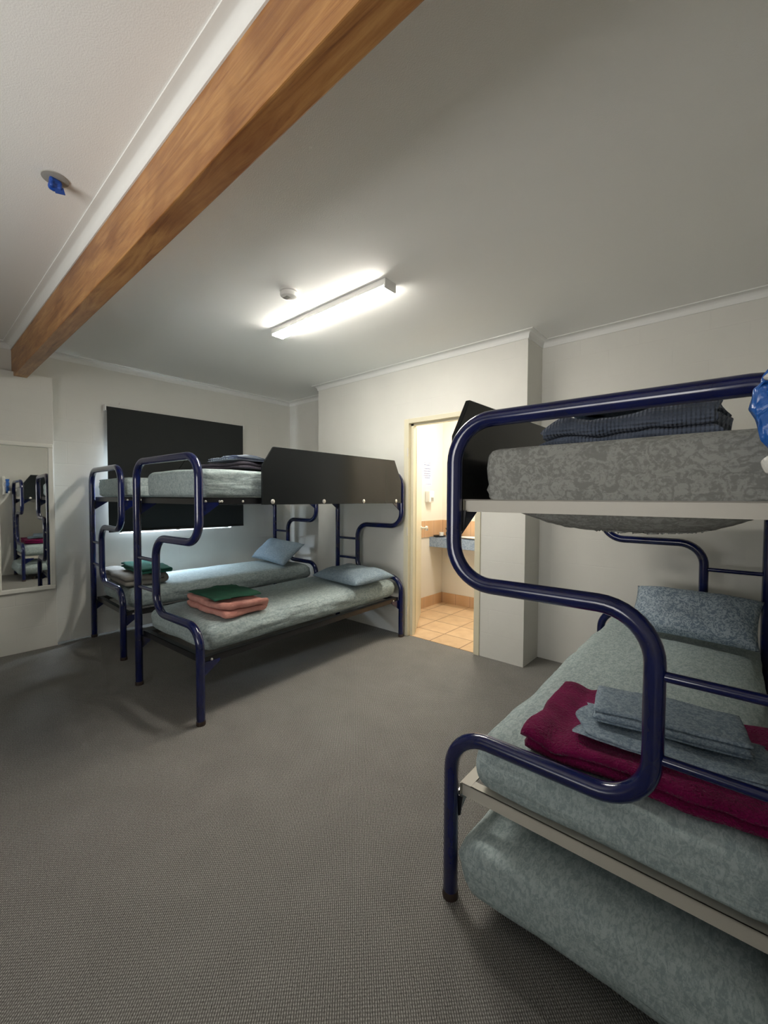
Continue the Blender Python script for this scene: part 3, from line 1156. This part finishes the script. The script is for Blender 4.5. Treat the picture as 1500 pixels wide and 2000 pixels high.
def frame4(bl_, tl, br_, label, material, h, seed, dent=0):
    """pillow spanned by three world corners: bottom-left, top-left, bottom-right"""
    a, b, c_ = Vector(bl_), Vector(tl), Vector(br_)
    ex = (c_ - a)
    ey = (b - a)
    w_, d_ = ex.length, ey.length
    ex.normalize()
    ez = ex.cross(ey).normalized()
    ey = ez.cross(ex)
    cen = (b + c_) / 2
    mtx = Matrix((ex, ey, ez)).transposed().to_4x4()
    bm = pillow_bm(w_, d_, h, seed, dent=dent)
    o_ = obj('pillow', bm, material, smooth=True)
    mtx.translation = cen - ez * (h * .1)
    o_.matrix_world = mtx
    return tag(o_, label, 'pillow', 'pillows on the lower beds')


frame4((-3.08, 2.54, .570), (-3.08, 3.00, .592), (-2.43, 2.48, .570), 'flat blue-grey pillow at the head of the middle bunk, nearest the doorway', 'pillow_print', .13, 3)
frame4((-4.60, 2.80, .595), (-4.46, 3.05, .80), (-3.88, 2.76, .57), 'blue-grey pillow propped up at the head of the wall bunk', 'pillow_print', .12, 5)
frame4((-.50, 2.76, .575), (-.50, 3.02, .775), (.085, 2.72, .575), 'leaf-patterned blue pillow leaning at the head of the nearest bunk', 'pillow_print_bold', .13, 9, .15)

# ------------------------------------------------------------------ towels, blankets and sheets


def fold_obj(name, mtl, label, cat, loc, rz, *a, group=None, tilt=(0, 0), **kw):
    bm = cloth_fold(*a, **kw)
    o_ = obj(name, bm, mtl, smooth=True)
    o_.location = loc
    o_.rotation_euler = (tilt[0], tilt[1], rz)
    return tag(o_, label, cat, group)


# middle bunk, lower bed
fold_obj('towel', 'towel_salmon', 'folded salmon-pink towel on the lower bed of the middle bunk', 'towel',
         (-2.74, 1.455, .566), math.radians(-1), .54, .34, 2, .042, gap=.004, seed=4, amp=.024, edge_amp=.025, curl=.6, nx=36)
fold_obj('towel', 'towel_green', 'dark green folded cloth lying on the salmon-pink towel', 'towel',
         (-2.74, 1.46, .674), math.radians(-3), .42, .33, 2, .006, gap=.002, seed=14, amp=.012, edge_amp=.02, droop=.012)
# wall bunk, lower bed
fold_obj('blanket', 'blanket_beige', 'beige folded blanket on the lower bed against the left wall', 'blanket',
         (-4.33, 1.39, .568), math.radians(-2), .74, .36, 2, .044, gap=.002, seed=24, amp=.018, edge_amp=.02)
fold_obj('towel', 'towel_teal', 'teal green folded towel lying on the beige blanket', 'towel',
         (-4.17, 1.45, .673), math.radians(-3), .56, .27, 2, .022, gap=.002, seed=34, amp=.012, edge_amp=.015)
# middle bunk, upper bed
fold_obj('blanket', 'blanket_plum', 'dark plum-grey folded blanket on the upper bed of the middle bunk', 'blanket',
         (-2.80, 1.66, 1.532), math.radians(8), .52, .52, 2, .020, gap=.002, seed=44, amp=.016, edge_amp=.02)
fold_obj('folded_sheet', 'sheet_striped', 'crumpled blue and white sheet on the plum-grey blanket', 'sheet',
         (-2.70, 1.66, 1.588), math.radians(-6), .34, .50, 2, .009, gap=.002, seed=54, amp=.024, edge_amp=.03)
# nearest bunk, upper bed
fold_obj('blanket', 'blanket_navy_waffle', 'slate-blue waffle blanket folded on the upper bed of the nearest bunk', 'blanket',
         (-.285, 1.50, 1.512), math.radians(3), .47, .27, 3, .026, gap=.002, seed=64, amp=.020, edge_amp=.02, nx=44,
         zs=lambda f, y: (.55 + .45 * math.sin(min(1, f * 6) * PI / 2)) * (.86 + .25 * f + .10 * math.sin(f * 9)))
fold_obj('folded_sheet', 'sheet_blue_grey', 'thin blue-grey sheet crumpled on top of the waffle blanket', 'sheet',
         (-.30, 1.50, 1.613), math.radians(-5), .26, .17, 2, .005, gap=.003, seed=74, amp=.016, edge_amp=.03)
# nearest bunk, lower bed
fold_obj('towel', 'towel_magenta', 'magenta terry towel folded on the lower bed of the nearest bunk', 'towel',
         (-.17, 1.485, .569), math.radians(2), .70, .50, 2, .026, gap=.002, seed=84, amp=.018, edge_amp=.02, nx=46,
         zs=lambda f, y: 1.0 + .22 * math.exp(-((f - .22) / .05) ** 2) - .25 * math.exp(-((f - .13) / .04) ** 2))
fold_obj('pillowcase', 'sheet_blue_grey', 'rumpled blue-grey pillowcase between the folded sheet and the magenta towel', 'pillowcase',
         (-.15, 1.425, .640), math.radians(7), .42, .22, 2, .005, gap=.002, seed=104, amp=.012, edge_amp=.05, droop=.0)
fold_obj('folded_sheet', 'sheet_blue_grey', 'neatly folded blue-grey sheet, topmost on the magenta towel', 'sheet',
         (-.165, 1.49, .663), math.radians(9), .37, .20, 4, .0085, gap=.0015, seed=94, amp=.006, edge_amp=.006)

# ------------------------------------------------------------------ plastic bag hung over the near bunk's top rail
bg_ = thing('plastic_bag', 'blue and white plastic bag hanging over the top tube of the nearest bunk', 'bag', (.075, 1.155, 1.34))


def slab(poly, y, th, seed, amp=.010, cuts=3):
    """puffy plastic lobe: polygon in (x, z), thickness 2*th about y"""
    bm = prism(new_bm(), poly, y - th, y + th, 'y')
    bmesh.ops.bevel(bm, geom=list(bm.edges), offset=min(.008, th * .8), segments=3, profile=.7, affect='EDGES')
    bmesh.ops.triangulate(bm, faces=bm.faces[:])
    bmesh.ops.subdivide_edges(bm, edges=bm.edges[:], cuts=cuts, use_grid_fill=True)
    for vtx in bm.verts:
        p = vtx.co.copy()
        vtx.co.x += fbm(p, 30, seed) * amp * .6
        vtx.co.z += fbm(p, 34, seed + 4) * amp * .5
        vtx.co.y += fbm(p, 26, seed + 9) * amp * 1.6 + amp * .5 * math.sin(p.x * 240 + 3 * fbm(p, 9, seed))
    return bm


obj('blue_bag', slab([(-.072, .180), (-.052, .115), (-.020, .065), (.02, .048), (.075, .055), (.075, .19), (.0, .245), (-.028, .290), (-.045, .285), (-.042, .245), (-.066, .215)], -.052, .016, 3), 'bag_blue', bg_, smooth=True)
obj('white_liner', slab([(-.030, .300), (-.036, .250), (-.058, .228), (-.030, .222), (-.020, .15), (-.022, .03), (.11, .02), (.11, .33), (.0, .34)], -.088, .012, 8, .008), 'bag_white', bg_, smooth=True)
obj('white_liner', slab([(-.052, .078), (-.044, .050), (-.010, .048), (-.012, .085), (-.042, .088)], -.030, .010, 12, .006), 'bag_white', bg_, smooth=True)
